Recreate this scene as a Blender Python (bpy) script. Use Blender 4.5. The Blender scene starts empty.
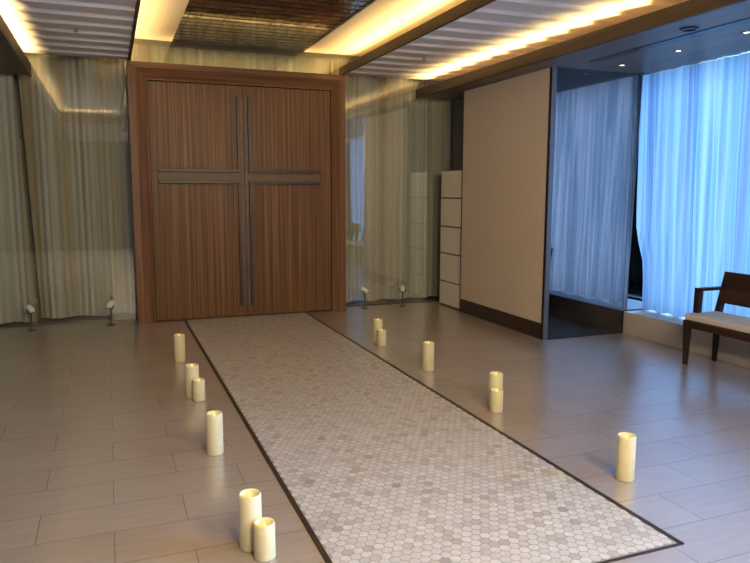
import bpy, bmesh, math, random
from mathutils import Vector, Matrix
random.seed(7)
S = bpy.context.scene
COL = S.collection

# ------------------------------------------------------------------ camera
cam_d = bpy.data.cameras.new('camera'); cam = bpy.data.objects.new('camera', cam_d); COL.objects.link(cam)
S.camera = cam
YAW, PITCH, ROLL, F = 0.3725, 0.1324, 0.0025, 677.95
fw = Vector((math.sin(YAW)*math.cos(PITCH), math.cos(YAW)*math.cos(PITCH), -math.sin(PITCH)))
r0 = Vector((math.cos(YAW), -math.sin(YAW), 0)); u0 = r0.cross(fw)
rt = math.cos(ROLL)*r0 + math.sin(ROLL)*u0; up = -math.sin(ROLL)*r0 + math.cos(ROLL)*u0
m = Matrix((rt, up, -fw)).transposed().to_4x4(); m.translation = Vector((-1.4974, -8.0729, 1.5))
cam.matrix_world = m
cam_d.sensor_fit = 'HORIZONTAL'; cam_d.sensor_width = 36; cam_d.lens = 36*F/750; cam_d.clip_start = .05

# ------------------------------------------------------------------ view, world, large lights
S.view_settings.view_transform = 'Standard'; S.view_settings.look = 'None'
S.view_settings.gamma = 1; S.view_settings.use_curve_mapping = False
S.view_settings.exposure = 0.0
S.cycles.use_denoising = True
S.cycles.max_bounces = 10; S.cycles.diffuse_bounces = 5; S.cycles.glossy_bounces = 5; S.cycles.transmission_bounces = 6
S.cycles.transparent_max_bounces = 12; S.cycles.sample_clamp_indirect = 4
S.cycles.caustics_reflective = False; S.cycles.caustics_refractive = False
W = bpy.data.worlds.new('world'); S.world = W; W.use_nodes = True
W.node_tree.nodes['Background'].inputs[0].default_value = (.35, .58, 1, 1)
W.node_tree.nodes['Background'].inputs[1].default_value = 1.2

def area(name, loc, direction, along, sx, sy, power, color):
    """rectangle lamp facing direction; its long side sy runs along the given axis"""
    d = bpy.data.lights.new(name, 'AREA'); d.shape = 'RECTANGLE'; d.size = sx; d.size_y = sy
    d.energy = power; d.color = color
    o = bpy.data.objects.new(name, d); COL.objects.link(o)
    z = -Vector(direction).normalized(); y = Vector(along); y = (y - y.dot(z)*z).normalized(); x = y.cross(z)
    M4 = Matrix((x, y, z)).transposed().to_4x4(); M4.translation = Vector(loc); o.matrix_world = M4
    return o
WARM = (1, .66, .25); DAY = (.25, .52, 1.0); NEUT = (1, .80, .58)
area('daylight', (5.3, -5.2, 1.7), (-1, 0, 0), (0, 1, 0), 3.4, 11.0, 4600, DAY)   # overcast sky outside the right hand window
area('cove_light', (2.42, -2.35, 2.77), (-1, 0, .14), (0, 1, 0), .05, 4.8, 62, WARM)   # LED strips in the ceiling coves
area('cove_light', (-2.32, -2.35, 2.77), (1, 0, .14), (0, 1, 0), .05, 4.8, 62, WARM)
area('cove_light', (1.38, -2.9, 2.99), (-1, 0, .5), (0, 1, 0), .05, 6.0, 52, WARM)
area('cove_light', (-1.33, -2.9, 2.99), (1, 0, .5), (0, 1, 0), .05, 6.0, 52, WARM)
area('cove_light', (-1.75, -5.02, 2.80), (0, .15, 1), (1, 0, 0), .06, .9, 10, WARM)
area('cove_light', (1.8, -5.02, 2.80), (0, .15, 1), (1, 0, 0), .06, .9, 10, WARM)
area('cove_light', (0, .14, 2.90), (0, .55, 1), (1, 0, 0), .03, 2.3, 7, WARM)   # added unseen strip at the door head, brightens the drape above it
for px, py in ((-.7, -8.0), (.7, -8.0), (-.7, -9.3), (.7, -9.3)):
    area('fill_light', (px, py, 2.66), (0, 1.5, -1), (1, 0, 0), .3, .3, 95, NEUT)  # added fill out of view, no fixtures; brightens floor and back wall

# ------------------------------------------------------------------ materials
def mat(name):
    M = bpy.data.materials.new(name); M.use_nodes = True; N = M.node_tree
    return M, N, N.nodes['Principled BSDF']
def setp(b, col=None, rough=None, metal=None, spec=None, **k):
    if col is not None: b.inputs['Base Color'].default_value = (*col, 1)
    if rough is not None: b.inputs['Roughness'].default_value = rough
    if metal is not None: b.inputs['Metallic'].default_value = metal
    if spec is not None: b.inputs['Specular IOR Level'].default_value = spec
    for n, v in k.items(): b.inputs[n].default_value = v
def node(N, t, **k):
    n = N.nodes.new(t)
    for a, v in k.items(): setattr(n, a, v)
    return n
def coords(N, scale=(1, 1, 1), loc=(0, 0, 0)):
    tc = node(N, 'ShaderNodeTexCoord'); mp = node(N, 'ShaderNodeMapping')
    mp.inputs['Scale'].default_value = scale; mp.inputs['Location'].default_value = loc
    N.links.new(tc.outputs['Object'], mp.inputs['Vector']); return mp.outputs['Vector']
def ramp(N, fac, stops):
    r = node(N, 'ShaderNodeValToRGB'); e = r.color_ramp.elements
    while len(e) < len(stops): e.new(.5)
    for x, (p, c) in zip(e, stops): x.position = p; x.color = (*c, 1)
    N.links.new(fac, r.inputs[0]); return r.outputs[0]
def noise(N, vec, scale, detail=4, rough=.55):
    n = node(N, 'ShaderNodeTexNoise'); n.inputs['Scale'].default_value = scale
    n.inputs['Detail'].default_value = detail; n.inputs['Roughness'].default_value = rough
    N.links.new(vec, n.inputs['Vector']); return n.outputs['Fac']
def bump(N, b, h, s, d=.01):
    n = node(N, 'ShaderNodeBump'); n.inputs['Strength'].default_value = s; n.inputs['Distance'].default_value = d
    N.links.new(h, n.inputs['Height']); N.links.new(n.outputs[0], b.inputs['Normal'])
def plain(name, col, rough=.5, metal=0, var=.06, scale=12, **k):
    M, N, b = mat(name); setp(b, col, rough, metal, **k)
    f = noise(N, coords(N), scale)
    c = ramp(N, f, [(.3, tuple(x*(1-var) for x in col)), (.7, tuple(min(1, x*(1+var)) for x in col))])
    N.links.new(c, b.inputs['Base Color']); return M
def wood(name, lo, mid, hi, sc, rough=.42):
    M, N, b = mat(name); setp(b, mid, rough, spec=.22)
    f = noise(N, coords(N, sc), 1.0, 6, .6)
    N.links.new(ramp(N, f, [(.30, lo), (.5, mid), (.70, hi)]), b.inputs['Base Color'])
    bump(N, b, f, .08, .004); return M

def tile_mat():
    M, N, b = mat('porcelain_tile'); setp(b, (.4, .34, .3), .36, spec=1.0); b.inputs['Coat Weight'].default_value = 1; b.inputs['Coat Roughness'].default_value = .22; b.inputs['Coat IOR'].default_value = 2.1
    v = coords(N, (1, 1, 1), (1.54, 5.016 + .285*40, 0))
    br = node(N, 'ShaderNodeTexBrick'); br.offset = .5; br.offset_frequency = 2; br.squash = 1
    I = br.inputs
    I['Scale'].default_value = 1; I['Brick Width'].default_value = .634; I['Row Height'].default_value = .285
    I['Mortar Size'].default_value = .0022; I['Mortar Smooth'].default_value = .1; I['Bias'].default_value = 0
    I['Color1'].default_value = (.35, .285, .23, 1); I['Color2'].default_value = (.39, .325, .265, 1)
    I['Mortar'].default_value = (.12, .10, .085, 1)
    N.links.new(v, I['Vector'])
    f = noise(N, coords(N, (2.5, 14, 1)), 2.2, 5)
    mx = node(N, 'ShaderNodeMixRGB', blend_type='MULTIPLY'); mx.inputs[0].default_value = 1
    N.links.new(br.outputs['Color'], mx.inputs[1])
    N.links.new(ramp(N, f, [(.25, (.86, .86, .86)), (.75, (1.06, 1.06, 1.06))]), mx.inputs[2])
    N.links.new(mx.outputs[0], b.inputs['Base Color'])
    inv = node(N, 'ShaderNodeMath', operation='SUBTRACT'); inv.inputs[0].default_value = 1
    N.links.new(br.outputs['Fac'], inv.inputs[1]); bump(N, b, inv.outputs[0], .5, .002)
    return M
def hex_mat():
    M, N, b = mat('marble_hexagon'); setp(b, rough=.36, spec=.8)
    at = node(N, 'ShaderNodeAttribute'); at.attribute_name = 'tile_shade'
    c = ramp(N, at.outputs['Fac'], [(0, (.29, .265, .24)), (.12, (.38, .355, .32)), (.45, (.50, .47, .43)), (1, (.585, .56, .52))])
    f = noise(N, coords(N), 30, 5)
    mx = node(N, 'ShaderNodeMixRGB', blend_type='MULTIPLY'); mx.inputs[0].default_value = 1
    N.links.new(c, mx.inputs[1]); N.links.new(ramp(N, f, [(.3, (.85, .85, .85)), (.7, (1.05, 1.05, 1.05))]), mx.inputs[2])
    N.links.new(mx.outputs[0], b.inputs['Base Color']); return M
def glass_mat(name, tint, refl, rough=.0):
    M = bpy.data.materials.new(name); M.use_nodes = True; N = M.node_tree
    N.nodes.remove(N.nodes['Principled BSDF'])
    t = node(N, 'ShaderNodeBsdfTransparent'); t.inputs[0].default_value = (*tint, 1)
    g = node(N, 'ShaderNodeBsdfGlossy'); g.inputs['Roughness'].default_value = rough; g.inputs['Color'].default_value = (.9, .9, .88, 1)
    fr = node(N, 'ShaderNodeFresnel'); fr.inputs[0].default_value = 1.45
    mr = node(N, 'ShaderNodeMath', operation='ADD'); mr.inputs[1].default_value = refl; mr.use_clamp = True
    N.links.new(fr.outputs[0], mr.inputs[0])
    mx = node(N, 'ShaderNodeMixShader'); N.links.new(mr.outputs[0], mx.inputs[0])
    N.links.new(t.outputs[0], mx.inputs[1]); N.links.new(g.outputs[0], mx.inputs[2])
    N.links.new(mx.outputs[0], N.nodes['Material Output'].inputs['Surface']); return M
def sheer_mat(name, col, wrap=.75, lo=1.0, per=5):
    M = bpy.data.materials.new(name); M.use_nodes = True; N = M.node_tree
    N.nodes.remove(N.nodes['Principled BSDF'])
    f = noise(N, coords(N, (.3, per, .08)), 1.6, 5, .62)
    c = ramp(N, f, [(.34, tuple(x*k for x, k in zip(col, (.36*lo, .46*lo, .62*lo)))), (.46, tuple(x*k for x, k in zip(col, (.84, .84, .88)))), (.53, tuple(x*k for x, k in zip(col, (.52*lo, .70*lo, .82*lo)))), (.64, col)])  # streaks paint in fold shade and the darker doubled cloth
    t = node(N, 'ShaderNodeBsdfTranslucent'); d = node(N, 'ShaderNodeBsdfDiffuse')
    N.links.new(c, t.inputs[0]); N.links.new(c, d.inputs[0])
    mx = node(N, 'ShaderNodeMixShader'); mx.inputs[0].default_value = wrap
    N.links.new(d.outputs[0], mx.inputs[1]); N.links.new(t.outputs[0], mx.inputs[2])
    N.links.new(mx.outputs[0], N.nodes['Material Output'].inputs['Surface']); return M
def drape_mat():
    M, N, b = mat('striped_drape'); setp(b, rough=.8)
    f = noise(N, coords(N, (3.4, .01, .02)), 1.6, 2, .5)
    c = ramp(N, f, [(.30, (.44, .39, .29)), (.42, (.66, .60, .46)), (.50, (.63, .65, .59)), (.58, (.82, .83, .77)), (.68, (.62, .54, .41))])
    N.links.new(c, b.inputs['Base Color']); return M
def emit(name, col, s):
    M = bpy.data.materials.new(name); M.use_nodes = True; N = M.node_tree
    b = N.nodes['Principled BSDF']; setp(b, col, .4)
    b.inputs['Emission Color'].default_value = (*col, 1); b.inputs['Emission Strength'].default_value = s
    return M
def wax_mat():
    M, N, b = mat('ivory_wax'); setp(b, (.80, .72, .48), .45)
    b.inputs['Subsurface Weight'].default_value = .7; b.inputs['Subsurface Radius'].default_value = (.05, .03, .012)
    b.inputs['Subsurface Scale'].default_value = .6
    f = noise(N, coords(N), 25, 3)
    N.links.new(ramp(N, f, [(.3, (.60, .55, .33)), (.7, (.66, .61, .39))]), b.inputs['Base Color'])
    bump(N, b, f, .1, .003); return M

MT = dict(
    tile=tile_mat(), hex=hex_mat(),
    grout=plain('grey_grout', (.30, .28, .255), .8),
    trim=plain('dark_bronze_strip', (.035, .026, .022), .4, .3),
    door=wood('walnut_veneer', (.058, .028, .010), (.115, .060, .025), (.20, .115, .052), (34, 34, .4)),
    frame=wood('walnut_frame', (.09, .046, .024), (.145, .077, .042), (.205, .115, .065), (20, 20, .6)),
    frameh=wood('walnut_frame_level', (.09, .043, .020), (.145, .074, .038), (.205, .112, .060), (.6, 20, 20)),
    bronze=plain('brushed_bronze', (.040, .030, .025), .42, .35, .15),
    inlay=plain('bronze_inlay', (.098, .060, .036), .5, .2, .2),
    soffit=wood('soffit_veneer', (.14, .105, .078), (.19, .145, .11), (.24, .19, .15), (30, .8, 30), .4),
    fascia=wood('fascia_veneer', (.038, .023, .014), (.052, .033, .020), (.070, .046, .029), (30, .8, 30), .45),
    white=plain('white_ceiling_board', (.92, .90, .87), .7, 0, .02),
    cream=plain('cream_ceiling', (.80, .72, .60), .7, 0, .02),
    wall=plain('pale_plaster', (.50, .45, .39), .8, 0, .03),
    dark=plain('dark_cavity', (.03, .027, .025), .7),
    panel=plain('beige_vinyl_panel', (.56, .49, .39), .65, 0, .03, 60),
    plinth=plain('dark_brown_plinth', (.022, .012, .010), .45),
    black=plain('black_metal', (.015, .015, .018), .35, .5),
    steel=plain('blue_grey_steel', (.16, .18, .22), .35, .6),
    drape=drape_mat(),
    cabinet=plain('cream_lacquer', (.80, .74, .60), .5, 0, .02),
    sill=plain('cream_stone_sill', (.46, .42, .37), .5, 0, .05),
    nook=plain('dark_nook_floor', (.035, .03, .034), .7),  # near-black floor tone, used inside the nook only
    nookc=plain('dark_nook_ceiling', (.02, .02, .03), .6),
    bench=wood('wenge_bench', (.016, .008, .006), (.028, .015, .011), (.045, .024, .018), (14, 1, 14), .4),
    cushion=plain('cream_upholstery', (.52, .48, .44), .85, 0, .05, 90),
    mirror=None,
    wax=wax_mat(), flame=emit('flame_glow', (1, .52, .05), 2.6), lens=emit('lamp_lens', (1, .86, .68), 7),
    chrome=plain('satin_silver', (.72, .70, .67), .3, .6),
    petal=plain('white_enamel', (.85, .84, .80), .4),
    gun=plain('gunmetal_post', (.10, .095, .085), .4, .6),
    glass=glass_mat('reflective_glass', (.97, .98, .95), .12),
    tint=glass_mat('smoked_glass', (.64, .60, .60), .0),
    pane=glass_mat('window_glass', (.93, .96, .98), .0),
    sheer=sheer_mat('sheer_curtain', (.128, .130, .130), .88),
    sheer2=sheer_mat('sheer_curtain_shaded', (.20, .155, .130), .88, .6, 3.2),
)
def mirror_mat():
    M, N, b = mat('bronze_mirror'); setp(b, (.50, .43, .34), .06, 1.0); return M
MT['mirror'] = mirror_mat()

# ------------------------------------------------------------------ mesh helpers
def box(bm, a, b, bev=0):
    x0, y0, z0 = a; x1, y1, z1 = b
    vs = [bm.verts.new(p) for p in ((x0,y0,z0),(x1,y0,z0),(x1,y1,z0),(x0,y1,z0),(x0,y0,z1),(x1,y0,z1),(x1,y1,z1),(x0,y1,z1))]
    fs = [bm.faces.new([vs[i] for i in q]) for q in ((3,2,1,0),(4,5,6,7),(0,1,5,4),(1,2,6,5),(2,3,7,6),(3,0,4,7))]
    if bev:
        es = list({e for f in fs for e in f.edges})
        bmesh.ops.bevel(bm, geom=es, offset=bev, segments=2, affect='EDGES', profile=.6)
def hexa(bm, p, bev=0):
    """eight corners: bottom ring of four, top ring of four"""
    vs = [bm.verts.new(q) for q in p]
    fs = [bm.faces.new([vs[i] for i in q]) for q in ((3,2,1,0),(4,5,6,7),(0,1,5,4),(1,2,6,5),(2,3,7,6),(3,0,4,7))]
    if bev:
        es = list({e for f in fs for e in f.edges})
        bmesh.ops.bevel(bm, geom=es, offset=bev, segments=2, affect='EDGES', profile=.6)
def lathe(bm, prof, n=40, o=(0, 0, 0), wob=0):
    rings = []
    for r, z in prof:
        if r < 1e-6: rings.append([bm.verts.new((o[0], o[1], o[2]+z))])
        else: rings.append([bm.verts.new((o[0]+r*math.cos(2*math.pi*i/n)*(1+wob*math.sin(3*i*2*math.pi/n+z*20)), o[1]+r*math.sin(2*math.pi*i/n)*(1+wob*math.sin(2*i*2*math.pi/n)), o[2]+z)) for i in range(n)])
    for a, b in zip(rings, rings[1:]):
        for i in range(n):
            j = (i+1) % n
            q = [a[i % len(a)], a[j % len(a)], b[j % len(b)], b[i % len(b)]]
            q2 = []
            for v in q:
                if v not in q2: q2.append(v)
            if len(q2) > 2: bm.faces.new(q2)
def tube(bm, pts, r, n=10):
    pts = [Vector(p) for p in pts]; rings = []
    for i, p in enumerate(pts):
        d = (pts[min(i+1, len(pts)-1)] - pts[max(i-1, 0)]).normalized()
        a = d.orthogonal().normalized(); b = d.cross(a)
        rr = r[i] if isinstance(r, (list, tuple)) else r
        rings.append([bm.verts.new(p + rr*(math.cos(2*math.pi*k/n)*a + math.sin(2*math.pi*k/n)*b)) for k in range(n)])
    for a, b in zip(rings, rings[1:]):
        for k in range(n): bm.faces.new([a[k], a[(k+1) % n], b[(k+1) % n], b[k]])
    bm.faces.new(rings[0][::-1]); bm.faces.new(rings[-1])
def prism(bm, prof, axis, a, b):
    """closed profile extruded along x / y"""
    def P(u, v, t): return (t, u, v) if axis == 'x' else (u, t, v)
    A = [bm.verts.new(P(u, v, a)) for u, v in prof]; B = [bm.verts.new(P(u, v, b)) for u, v in prof]
    n = len(prof)
    for i in range(n): bm.faces.new([A[i], A[(i+1) % n], B[(i+1) % n], B[i]])
    bm.faces.new(A[::-1]); bm.faces.new(B)
def obj(name, bm, material, parent=None, smooth=False):
    bmesh.ops.recalc_face_normals(bm, faces=bm.faces)
    me = bpy.data.meshes.new(name); bm.to_mesh(me); bm.free()
    me.materials.append(MT[material])
    if smooth:
        for p in me.polygons: p.use_smooth = True
    o = bpy.data.objects.new(name, me); COL.objects.link(o)
    if parent: o.parent = parent
    return o
def B(name, a, b, material, parent=None, bev=0):
    bm = bmesh.new(); box(bm, a, b, bev); return obj(name, bm, material, parent)
def struct(o, label=None):
    o['kind'] = 'structure'
    if label: o['label'] = label
    return o
def tag(o, label, cat, group=None):
    o['label'] = label; o['category'] = cat
    if group: o['group'] = group
    return o
def thing(name, loc, label, cat, group=None, rz=0):
    o = bpy.data.objects.new(name, None); o.empty_display_size = .1; COL.objects.link(o)
    o.location = loc; o.rotation_euler = (0, 0, rz); return tag(o, label, cat, group)
def dup(root, loc, rz=0, label=None):
    r = root.copy(); COL.objects.link(r); r.location = loc; r.rotation_euler = (0, 0, rz)
    if label: r['label'] = label
    for ch in list(root.children):
        c = ch.copy(); COL.objects.link(c); c.parent = r
        for g in list(ch.children):
            d = g.copy(); COL.objects.link(d); d.parent = c
    return r

GY = .212                                   # face of the back glass wall
# ------------------------------------------------------------------ room shell
struct(B('floor', (-4.6, -10.2, -.06), (4.6, .9, 0), 'tile'))
struct(B('wall_left', (-4.7, -10.2, 0), (-4.5, .9, 3.5), 'wall'))
struct(B('wall_front', (-4.5, -10.3, 0), (4.6, -10.15, 3.5), 'fascia'))
struct(B('wall_back', (-4.5, .75, 0), (4.6, .9, 3.5), 'wall'))
struct(B('ceiling', (-4.7, -10.3, 3.5), (4.7, .9, 3.6), 'wall'))
# right wall: low base, piers and head with a long window
bm = bmesh.new(); box(bm, (4.25, -10.2, 0), (4.45, .9, .2)); box(bm, (4.25, -10.2, 2.9), (4.45, .9, 3.5)); box(bm, (4.25, -.1, .2), (4.45, .9, 2.9)); box(bm, (4.25, -10.2, .2), (4.45, -9.9, 2.9))
struct(obj('wall_right', bm, 'wall'))
w = struct(B('window_1', (4.33, -9.9, .2), (4.345, -.1, 2.9), 'pane'))
bm = bmesh.new()
for y in (-9.87, -8.3, -6.7, -5.3, -3.9, -2.5, -.13): box(bm, (4.27, y-.03, .2), (4.33, y+.03, 2.9))
box(bm, (4.27, -9.9, .2), (4.33, -.1, .26)); box(bm, (4.27, -9.9, 2.84), (4.33, -.1, 2.9))
obj('window_frame', bm, 'black', w)
bm = bmesh.new(); box(bm, (3.57, -10.1, 0), (4.25, -2.40, .236), .004); struct(obj('window_sill', bm, 'sill'))

# soffits and dropped ceilings
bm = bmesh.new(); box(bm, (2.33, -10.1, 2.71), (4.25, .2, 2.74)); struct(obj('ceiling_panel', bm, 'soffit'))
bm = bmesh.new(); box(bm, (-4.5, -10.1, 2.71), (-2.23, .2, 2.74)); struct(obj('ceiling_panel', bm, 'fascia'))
bm = bmesh.new(); box(bm, (-2.23, -10.1, 2.71), (2.33, -6.5, 2.74)); box(bm, (-2.23, -6.5, 2.71), (-1.2, -4.95, 2.74)); box(bm, (1.25, -6.5, 2.71), (2.33, -4.95, 2.74))
struct(obj('ceiling_panel', bm, 'soffit'))
bm = bmesh.new(); box(bm, (2.30, -4.95, 2.70), (2.335, GY-.004, 2.815), .003); struct(obj('trim_1', bm, 'fascia'))
bm = bmesh.new(); box(bm, (-2.235, -4.95, 2.70), (-2.20, GY-.004, 2.835), .003); struct(obj('trim_2', bm, 'fascia'))
bm = bmesh.new(); box(bm, (-2.2, -4.97, 2.70), (-1.2, -4.935, 2.825), .003); box(bm, (1.25, -4.97, 2.70), (2.3, -4.935, 2.825), .003); struct(obj('trim_3', bm, 'fascia'))
bm = bmesh.new(); box(bm, (1.25, -6.5, 2.92), (1.28, GY-.004, 3.02), .003); struct(obj('trim_4', bm, 'fascia'))
bm = bmesh.new(); box(bm, (-1.23, -6.5, 2.92), (-1.20, GY-.004, 3.02), .003); struct(obj('trim_5', bm, 'fascia'))
# boarded side bays: overlapping boards, each with a lip facing the room
def boards(x0, x1, mat_):
    bm = bmesh.new(); prof = []
    y = GY-.006; P = .335
    top = [(GY-.006, 2.985), (-5.25, 2.985)]
    pts = []
    while y > -5.2:
        pts += [(y, 2.945), (y-P+.022, 2.920), (y-P+.002, 2.945)]
        y -= P
    prism(bm, pts + [(-5.25, 2.955), (GY-.006, 2.955)], 'x', x0, x1)
    return obj('ceiling_board', bm, mat_)
struct(B('trim_9', (2.80, -5.25, 2.74), (2.82, GY-.006, 3.5), 'white'))
struct(boards(1.28, 2.80, 'white')); struct(boards(-2.42, -1.23, 'white'))
# recess over the aisle
for s, x0, x1, xe in ((1, .80, 1.64, 1.62), (-1, -1.50, -.745, -1.48)):
    bm = bmesh.new(); box(bm, (x0, -6.5, 3.18), (x1, GY-.005, 3.20), .003); struct(obj('ceiling_strip', bm, 'cream'))
    bm = bmesh.new(); box(bm, (xe, -6.5, 2.957), (xe+.02*s, GY-.005, 3.5)); struct(obj('trim_6', bm, 'cream'))
struct(B('trim_7', (-1.5, -6.52, 2.72), (1.64, -6.5, 3.5), 'cream'))
bm = bmesh.new(); rnd = random.Random(3)
gx, gy = .118, .15
nx, ny = int(1.7/gx), int(6.5/gy)
for i in range(nx):
    for j in range(ny):
        x0 = -.80 + i*gx; y1 = GY-.01 - j*gy
        t = [rnd.uniform(-.0003, .0003) for _ in range(4)]; g = .0025
        q = [(x0+g, y1-gy+.016, 3.203+t[0]), (x0+gx-g, y1-gy+.016, 3.203+t[1]), (x0+gx-g, y1-.016, 3.203+t[2]), (x0+g, y1-.016, 3.203+t[3])]
        bm.faces.new([bm.verts.new(p) for p in q[::-1]])
mo = obj('ceiling_tile', bm, 'mirror'); struct(mo)
struct(B('ceiling_slab', (-.9, -6.5, 3.207), (.95, GY-.005, 3.24), 'dark'))

# ------------------------------------------------------------------ back glass wall with drapes behind
for n, (x0, x1, z0, z1) in enumerate(((-4.5, -1.26, 0, 2.92), (1.26, 4.24, 0, 2.92), (-1.47, 1.61, 2.921, 3.18))):
    struct(B('wall_glass', (x0, GY, z0), (x1, GY+.012, z1), 'glass'))
for x0, x1 in ((-4.5, -1.26), (1.26, 4.24)):
    struct(B('trim_8', (x0, GY-.006, 0), (x1, GY+.02, .012), 'gun'))
def drape(label, x0, x1, lean=0, lean0=0, z0=.03, z1=3.16, y=.42, amp=.035, per=.17, seed=1, group='drapes behind the back glass'):
    rn = random.Random(seed); bm = bmesh.new(); n = max(12, int((x1-x0)/.012)); ph = rn.uniform(0, 6)
    nz = 6; rows = []
    for k in range(nz+1):
        z = z0 + (z1-z0)*k/nz; a = amp*(1.15 - .35*k/nz)
        row = []
        for i in range(n+1):
            t = i/n; x = x0+(x1-x0)*t + (lean0*(1-t)+lean*t)*(1-k/nz)
            yy = y + a*math.sin(2*math.pi*(x-x0)/per + ph + .8*math.sin(x*3.1+seed)) + .3*a*math.sin(2*math.pi*x/.071 + seed)
            row.append(bm.verts.new((x, yy, z)))
        rows.append(row)
    for a, b in zip(rows, rows[1:]):
        for i in range(n): bm.faces.new([a[i], a[i+1], b[i+1], b[i]])
    return tag(obj('drape', bm, 'drape', smooth=True), label, 'curtain', group)
drape('grey striped drape behind glass at the far left edge of the picture', -4.3, -2.40, lean=.09, seed=1, per=.42, amp=.05, y=.35)
drape('grey green striped drape behind glass between dark slanting gap and wooden door', -2.375, -1.2, lean0=.09, seed=2, per=.40, amp=.05, y=.52)
drape('short strip of pale drape showing behind glass above the wooden door', -1.18, 1.2, seed=3, per=.16, amp=.025, z0=2.5)
drape('olive striped drape behind glass between wooden door and white drawer column', 1.22, 2.9, seed=4, per=.36, amp=.05)

# ------------------------------------------------------------------ door
door = bpy.data.objects.new('door_1', None); COL.objects.link(door); struct(door, 'tall walnut double door with a large cross of bronze bars')
XL, XR, ZT = -1.040, 1.068, 2.705
# frame: flat outer strip then a bevel falling back towards the leaves
def ring(bm, rects):
    """rects: list of (x0,x1,ztop,y) nested outlines, open at the floor"""
    rows = [[bm.verts.new(p) for p in ((x0, y, 0), (x0, y, zt), (x1, y, zt), (x1, y, 0))] for x0, x1, zt, y in rects]
    return rows
ol, orr, ot = -1.246, 1.232, 2.885
def side(name, pts_fn, mt):
    bm = bmesh.new(); pts_fn(bm); o = obj(name, bm, mt, door); return o
outl = [(ol, orr, ot, .19), (ol, orr, ot, -.085), (ol+.075, orr-.075, ot-.06, -.085), (ol+.085, orr-.085, ot-.07, -.078), (XL-.018, XR+.018, ZT+.014, -.02), (XL-.006, XR+.006, ZT+.004, -.02), (XL-.006, XR+.006, ZT+.004, .06)]
def jamb(bm, k):
    rows = [[bm.verts.new(((x0 if k == 0 else x1), y, 0)), bm.verts.new(((x0 if k == 0 else x1), y, zt))] for x0, x1, zt, y in outl]
    for a, b in zip(rows, rows[1:]): bm.faces.new([a[0], a[1], b[1], b[0]])
def head(bm):
    rows = [[bm.verts.new((x0, y, zt)), bm.verts.new((x1, y, zt))] for x0, x1, zt, y in outl]
    for a, b in zip(rows, rows[1:]): bm.faces.new([a[0], a[1], b[1], b[0]])
side('door_jamb', lambda b: jamb(b, 0), 'frame'); side('door_jamb', lambda b: jamb(b, 1), 'frame'); side('door_head', head, 'frameh')
B('door_back', (ol+.01, .075, 0), (orr-.01, .19, ot-.01), 'dark', door)
CX, CZ = .006, 1.665
leaves = []
for x0, x1 in ((XL, CX-.002), (CX+.002, XR)):
    leaves.append(B('door_leaf', (x0, 0, .012), (x1, .06, ZT-.004), 'door', door, .003))
# cross: an inlay on each leaf edged by L-shaped bars
H = .048; BW = .034; BD = .045
zt_, zb_, xl_, xr_ = 2.585, .135, -.955, .925
for li, s in ((0, -1), (1, 1)):
    lf = leaves[li]; xe = xl_ if s < 0 else xr_
    bm = bmesh.new()
    def bx(xa, xb, za, zb, d=.006): box(bm, (min(xa, xb), -d, za), (max(xa, xb), .001, zb))
    bx(CX+s*.003, CX+s*H, zb_, zt_); bx(CX+s*H, xe, CZ-H, CZ+H)
    obj('cross_inlay', bm, 'inlay', lf)
    for zs in (1, -1):
        bm = bmesh.new(); ze = zt_ if zs > 0 else zb_
        def bb(xa, xb, za, zb): box(bm, (min(xa, xb), -BD, min(za, zb)), (max(xa, xb), .001, max(za, zb)), .003)
        bb(CX+s*H, CX+s*(H+BW), CZ+zs*H, ze); bb(CX+s*(H+BW), xe, CZ+zs*H, CZ+zs*(H+BW))
        obj('cross_bar', bm, 'bronze', lf)

# ------------------------------------------------------------------ mosaic aisle
AX, AY0, AY1 = .735, -6.005, -.03
struct(B('floor_surface', (-AX, AY0, 0), (AX, AY1, .0015), 'grout'))
pit = .047; R = pit/math.sqrt(3); rr = R*.93
verts, faces, shade = [], [], []
rn = random.Random(11)
nrow = int((AY1-AY0)/(1.5*R))+2
for j in range(nrow):
    cy = AY0 + j*1.5*R
    for i in range(-16, 17):
        cx = i*pit + (pit/2 if j % 2 else 0)
        pts = [(cx+rr*math.sin(k*math.pi/3), cy+rr*math.cos(k*math.pi/3)) for k in range(6)]
        pts = [(max(-AX+.02, min(AX-.02, x)), max(AY0+.018, min(AY1, y))) for x, y in pts]
        xs = [p[0] for p in pts]; ys = [p[1] for p in pts]
        if max(xs)-min(xs) < .012 or max(ys)-min(ys) < .012: continue
        q = []
        for p in pts:
            if not q or abs(p[0]-q[-1][0])+abs(p[1]-q[-1][1]) > 1e-6: q.append(p)
        if abs(q[0][0]-q[-1][0])+abs(q[0][1]-q[-1][1]) < 1e-6: q.pop()
        if len(q) < 3: continue
        b0 = len(verts); verts += [(x, y, .003) for x, y in q]; faces.append(list(range(b0, b0+len(q)))[::-1]); shade.append(rn.betavariate(2.0, 1.3))
me = bpy.data.meshes.new('floor_tile'); me.from_pydata(verts, [], faces); me.materials.append(MT['hex'])
a = me.attributes.new('tile_shade', 'FLOAT', 'FACE'); a.data.foreach_set('value', shade)
if len(me.polygons) and me.polygons[0].normal.z < 0: me.flip_normals()
o = bpy.data.objects.new('floor_tile', me); COL.objects.link(o); struct(o, 'pale grey hexagon mosaic aisle')
bm = bmesh.new()
box(bm, (-AX-.006, AY0, 0), (-AX+.018, AY1, .0045)); box(bm, (AX-.018, AY0, 0), (AX+.006, AY1, .0045)); box(bm, (-AX, AY0-.004, 0), (AX, AY0+.010, .0045))
struct(obj('floor_trim', bm, 'trim'))

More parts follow.
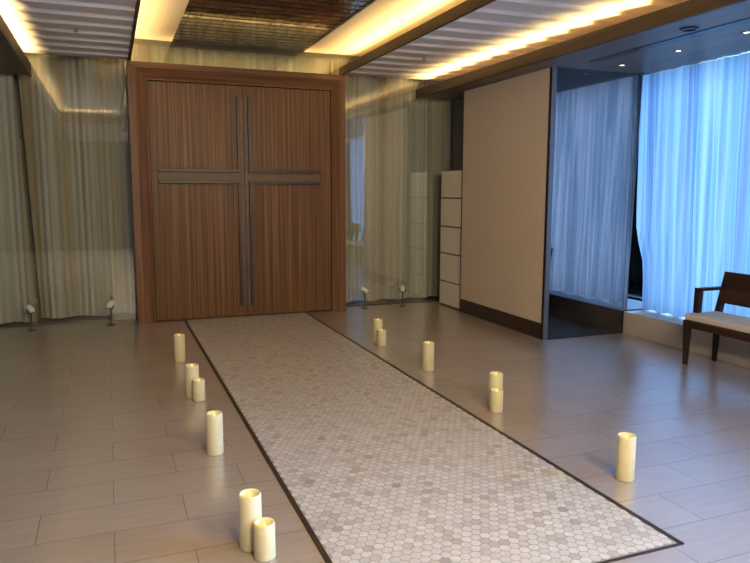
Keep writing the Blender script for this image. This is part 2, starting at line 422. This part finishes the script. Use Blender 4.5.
# ------------------------------------------------------------------ right side: divider, glass screen, nook
PX, PN, PF = 2.565, -2.383, -.62
d = thing('room_divider', (PX, (PN+PF)/2, 0), 'tall beige wall panel with dark brown base beside the smoked glass screen', 'room divider')
def DB(name, a, b, m_, bev=0): return B(name, tuple(p-q for p, q in zip(a, d.location)), tuple(p-q for p, q in zip(b, d.location)), m_, d, bev)
DB('panel', (PX, PF, .165), (PX+.046, PN+.03, 2.70), 'panel', .003)
DB('plinth', (PX-.006, PF-.002, 0), (PX+.048, PN+.03, .165), 'plinth', .003)
DB('edge_post', (PX-.006, PN, 0), (PX+.048, PN+.03, 2.70), 'black')
DB('edge_post', (PX-.002, PF, .165), (PX+.048, PF+.012, 2.70), 'black')
g = thing('glass_screen', (3.15, PN, 0), 'tall smoked glass screen between beige divider and window sill with curtain behind', 'glass screen')
def GB(name, a, b, m_, bev=0): return B(name, tuple(p-q for p, q in zip(a, g.location)), tuple(p-q for p, q in zip(b, g.location)), m_, g, bev)
bm = bmesh.new(); L = g.location
def gb(a, b): box(bm, tuple(p-q for p, q in zip(a, L)), tuple(p-q for p, q in zip(b, L)))
gb((PX+.05, PN-.008, .008), (3.57, PN-.001, 2.70)); gb((3.57, PN-.008, .24), (3.62, PN-.001, 2.70))
obj('pane', bm, 'tint', g)
GB('frame', (PX-.004, PN-.012, 0), (PX+.048, PN-.0005, 2.70), 'steel', .002)
GB('rail', (PX+.05, PN-.012, 0), (3.565, PN-.0005, .010), 'black')
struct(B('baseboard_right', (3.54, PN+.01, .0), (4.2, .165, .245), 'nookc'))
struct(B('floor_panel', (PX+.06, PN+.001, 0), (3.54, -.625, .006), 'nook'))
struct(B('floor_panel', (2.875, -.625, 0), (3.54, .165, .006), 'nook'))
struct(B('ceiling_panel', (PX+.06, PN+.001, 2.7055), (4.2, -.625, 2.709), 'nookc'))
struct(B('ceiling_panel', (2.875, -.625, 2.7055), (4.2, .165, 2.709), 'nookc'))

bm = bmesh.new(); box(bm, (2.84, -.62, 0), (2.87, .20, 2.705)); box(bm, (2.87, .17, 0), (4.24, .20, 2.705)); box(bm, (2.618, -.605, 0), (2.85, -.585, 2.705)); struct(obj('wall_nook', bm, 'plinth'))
# drawer column
c = thing('drawer_cabinet', (2.70, -.27, 0), 'narrow cream column of five stacked drawers against the striped drape', 'cabinet')
B('body', (-.088, -.28, .005), (.10, .275, 1.765), 'bronze', c, .003)  # dark body paints in the shade of the gaps between cream drawers
zs = [0.012, .325, .695, 1.047, 1.415, 1.768]
for z0, z1 in zip(zs, zs[1:]): B('drawer', (-.108, -.282, z0+.008), (-.088, .277, z1-.008), 'cabinet', c, .003)

# window curtains
def sheer(label, y0, y1, x, z0, z1, material, seed, per=.23, amp=.045, pull=0, mesh_n=.012, dx=0):
    rn = random.Random(seed); bm = bmesh.new(); n = int(abs(y1-y0)/mesh_n); nz = 14; rows = []
    for k in range(nz+1):
        h = k/nz; z = z0+(z1-z0)*h; row = []
        for i in range(n+1):
            t = i/n; y = y0+(y1-y0)*t
            sweep = pull*math.exp(-(y0-y)/.40)*(1/(1+math.exp((h-.27)/.03))) if pull else 0
            ph = 2*math.pi*(y/per) + 1.1*math.sin(y*2.3+seed) + .5*math.sin(h*2.5+y)
            xx = x + dx*(1-h) + amp*(.35+.65*min(1, h*2.5, (1-h)*3))*math.sin(ph) + .3*amp*math.sin(2*math.pi*y/.083+seed+h)*min(1, .2+h*2) 
            row.append(bm.verts.new((xx, y-sweep, z + (.01*math.sin(ph) if k == 0 else 0))))
        rows.append(row)
    for a, b in zip(rows, rows[1:]):
        for i in range(n): bm.faces.new([a[i], a[i+1], b[i+1], b[i]])
    o = obj('sheer_curtain', bm, material, smooth=True)
    return tag(o, label, 'curtain', 'sheer window curtains')
sheer('bright blue sheer curtain along the big window behind the bench', -2.24, -6.6, 3.77, .245, 2.706, 'sheer', 3, pull=.13, dx=.07, amp=.03)  # stops short out of view, so the unseen bare window adds daylight
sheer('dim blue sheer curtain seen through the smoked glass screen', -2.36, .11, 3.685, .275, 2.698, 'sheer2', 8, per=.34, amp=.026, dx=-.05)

# ------------------------------------------------------------------ bench
def make_bench(label, loc, LN=1.45):
    t = thing('bench', loc, label, 'bench', 'dark wooden benches at the window')
    # front legs taper, rear legs rake back
    for y in (0, -LN+.05):
        bm = bmesh.new(); hexa(bm, [(.008, y-.040, 0), (.040, y-.040, 0), (.040, y-.008, 0), (.008, y-.008, 0), (-.006, y-.055, .395), (.050, y-.055, .395), (.050, y, .395), (-.006, y, .395)], .003); obj('leg', bm, 'bench', t)
        bm = bmesh.new(); hexa(bm, [(.355, y-.036, 0), (.385, y-.036, 0), (.385, y-.006, 0), (.355, y-.006, 0), (.345, y-.05, .42), (.395, y-.05, .42), (.395, y, .42), (.345, y, .42)], .003)
        hexa(bm, [(.345, y-.05, .42), (.395, y-.05, .42), (.395, y, .42), (.345, y, .42), (.445, y-.05, .80), (.475, y-.05, .80), (.475, y, .80), (.445, y, .80)]); obj('leg', bm, 'bench', t)
    bm = bmesh.new(); LN2 = LN-.05+.055
    box(bm, (-.004, -LN2+.002, .335), (.040, -.002, .398), .003); box(bm, (.345, -LN2+.002, .335), (.388, -.002, .398), .003)
    box(bm, (.03, -.045, .335), (.36, -.004, .398), .003); box(bm, (.03, -LN2+.004, .335), (.36, -LN2+.045, .398), .003); obj('seat_frame', bm, 'bench', t)
    B('cushion', (-.002, -LN2+.01, .398), (.36, -.006, .455), 'cushion', t, .018)
    bm = bmesh.new(); hexa(bm, [(.372, -LN2+.05, .53), (.398, -LN2+.05, .53), (.398, -.04, .53), (.372, -.04, .53), (.444, -LN2+.05, .80), (.470, -LN2+.05, .80), (.470, -.04, .80), (.444, -.04, .80)], .004); obj('backrest', bm, 'bench', t)
    for y in (0, -LN+.05):
        bm = bmesh.new(); hexa(bm, [(.098, y-.05, .40), (.150, y-.05, .40), (.150, y, .40), (.098, y, .40), (.105, y-.05, .672), (.158, y-.05, .672), (.158, y, .672), (.105, y, .672)], .003)
        box(bm, (.105, y-.05, .645), (.43, y, .672), .003); obj('arm', bm, 'bench', t)
    return t
bench = make_bench('dark wooden bench with cream seat cushion and open arms before the bright curtain', (3.13, -3.63, 0))
dup(bench, (3.13, -5.42, 0), 0, 'dark wooden bench seen only as a reflection in the glass right of the door')
make_bench('dark bench behind the smoked glass, only a sliver of its back showing', (3.122, -.335, .006), .75)

# ------------------------------------------------------------------ candles
def make_candle(name, rad, h, label, group):
    t = thing(name, (0, 0, 0), label, 'candle', group)
    bm = bmesh.new(); dp = .038
    lathe(bm, [(0, .0), (rad*.94, .0), (rad, .006), (rad, h*.5), (rad*.99, h-.010), (rad*.96, h-.003), (rad*.90, h), (rad*.84, h-.003), (rad*.78, h-.014), (rad*.70, h-dp*.8), (rad*.45, h-dp), (0, h-dp)], 40, wob=.006)
    obj('wax_body', bm, 'wax', t, True)
    bm = bmesh.new(); lathe(bm, [(0, 0), (.0045, .003), (.0075, .012), (.006, .022), (.003, .031), (0, .037)], 14, (0, 0, h-dp+.004)); f = obj('flame', bm, 'flame', t, True)
    L = bpy.data.lights.new('candle_glow', 'POINT'); L.energy = .004; L.color = (1, .55, .14); L.shadow_soft_size = .012
    lo = bpy.data.objects.new('candle_glow', L); COL.objects.link(lo); lo.parent = t; lo.location = (0, 0, h-dp+.05)
    return t
gt, gs = 'tall pillar candles along the aisle', 'short pillar candles along the aisle'
tall = make_candle('pillar_candle', .048, .242, 'x', gt); short = make_candle('pillar_candle', .044, .155, 'x', gs)
TALL = [(-.97, -1.97, 'tall lone ivory candle left of the aisle, nearest the door'),
        (-.985, -3.095, 'tall yellow lit candle left of the aisle, paired behind a short one mid row'),
        (-.99, -4.25, 'tall lone ivory candle left of the aisle between the two candle pairs'),
        (-1.0, -5.36, 'tall lit candle of the nearest pair at bottom left of the aisle'),
        (.94, -1.92, 'tall candle right of the aisle in the pair nearest the door'),
        (.96, -3.03, 'tall lone lit candle right of the aisle before the beige divider'),
        (.975, -4.08, 'tall candle right of the aisle hidden behind the short one of its pair'),
        (.97, -5.38, 'tall lone ivory candle right of the aisle, nearest the aisle corner')]
SHORT = [(-.952, -3.195, 'short lit candle left of the aisle, in front of the yellow tall one'),
         (-.962, -5.462, 'short lit candle of the nearest pair, closest to the camera'),
         (.935, -2.03, 'short candle right of the aisle in the pair nearest the door'),
         (.925, -4.175, 'short lit candle right of the aisle standing before a tall one')]
for lst, src in ((TALL, tall), (SHORT, short)):
    for i, (x, y, lb) in enumerate(lst):
        if i == 0: src.location = (x, y, 0); src['label'] = lb
        else: dup(src, (x, y, 0), random.uniform(0, 6), lb)

# ------------------------------------------------------------------ small stands before the glass
def make_stand(label, loc, rz):
    t = thing('floor_spotlight', loc, label, 'lamp', 'small stands before the back glass', rz)
    bm = bmesh.new(); lathe(bm, [(0, 0), (.045, 0), (.045, .008), (.012, .014), (0, .014)], 20); obj('base', bm, 'gun', t)
    bm = bmesh.new(); tube(bm, [(0, 0, .01), (0, 0, .19)], .009); obj('post', bm, 'gun', t)
    bm = bmesh.new(); tube(bm, [(-.035, 0, .19), (.035, 0, .19)], .006); tube(bm, [(-.035, 0, .19), (-.035, .0, .235)], .005); tube(bm, [(.035, 0, .19), (.035, .0, .235)], .005); obj('bracket', bm, 'gun', t)
    bm = bmesh.new(); tube(bm, [(0, -.055, .215), (0, -.03, .225), (0, .03, .25), (0, .05, .258)], [.018, .03, .032, .026], 16); obj('lamp_head', bm, 'petal', t, True)
    return t
st = make_stand('small white-headed lamp stand before the drape gap at far left', (-2.33, -.04, 0), .5)
dup(st, (-1.53, -.02, 0), -.6, 'small white-headed lamp stand just left of the wooden door')
dup(st, (1.515, 0, 0), .7, 'small white-headed lamp stand just right of the wooden door')
dup(st, (2.045, 0, 0), -.3, 'small white-headed lamp stand near the cream drawer column')

# ------------------------------------------------------------------ ceiling fittings
def make_down(label, loc):
    t = thing('downlight', loc, label, 'ceiling light', 'recessed downlights in the window soffit')
    bm = bmesh.new(); lathe(bm, [(.045, 0), (.045, -.006), (.032, -.006), (.018, -.001)], 24); obj('ring', bm, 'steel', t, True)
    bm = bmesh.new(); lathe(bm, [(0, -.002), (.02, -.002)], 24); obj('lens', bm, 'lens', t)
    return t
dl = make_down('small recessed downlight nearest the smoked glass screen', (3.17, -2.65, 2.71))
dup(dl, (3.15, -3.37, 2.71), 0, 'small recessed downlight between two others, below the black air slot')
dup(dl, (3.10, -4.09, 2.71), 0, 'small recessed downlight at the right edge of the picture')
dup(dl, (2.79, -.22, 2.71), 0, 'downlight behind the beige divider, seen reflected in the back glass')
bm = bmesh.new(); lathe(bm, [(0, -.004), (.05, -.004), (.052, -.010), (.066, -.010), (.070, 0)], 28)
o = obj('ceiling_speaker', bm, 'black', smooth=True); o.location = (2.60, -4.02, 2.71); tag(o, 'round dark speaker grille in the wooden soffit beside the air slot', 'speaker')
bm = bmesh.new(); hexa(bm, [(2.735, -2.71, -.004), (2.735, -6, -.004), (2.845, -6, -.004), (2.845, -2.71, -.004), (2.735, -2.71, .0), (2.735, -6, .0), (2.845, -6, .0), (2.845, -2.71, .0)])
o = obj('air_vent', bm, 'black'); o.location = (.0, 0, 2.709); tag(o, 'long narrow black air slot running along the wooden soffit', 'vent')
def sprinkler(label, loc):
    t = thing('sprinkler_head', loc, label, 'sprinkler', 'sprinkler heads in the boarded ceiling')
    bm = bmesh.new(); lathe(bm, [(0, 0), (.028, 0), (.026, -.008), (0, -.008)], 20); obj('rosette', bm, 'chrome', t, True)
    bm = bmesh.new(); tube(bm, [(0, 0, -.006), (0, 0, -.035)], .006); lathe(bm, [(0, -.034), (.018, -.034), (.018, -.037), (0, -.037)], 16); obj('nozzle', bm, 'gun', t)
    return t
sp = sprinkler('tiny sprinkler head in the white boarded ceiling left of the door', (-1.70, -1.22, 2.945))
dup(sp, (1.755, -1.19, 2.945), 0, 'tiny sprinkler head in the white boarded ceiling right of the recess')
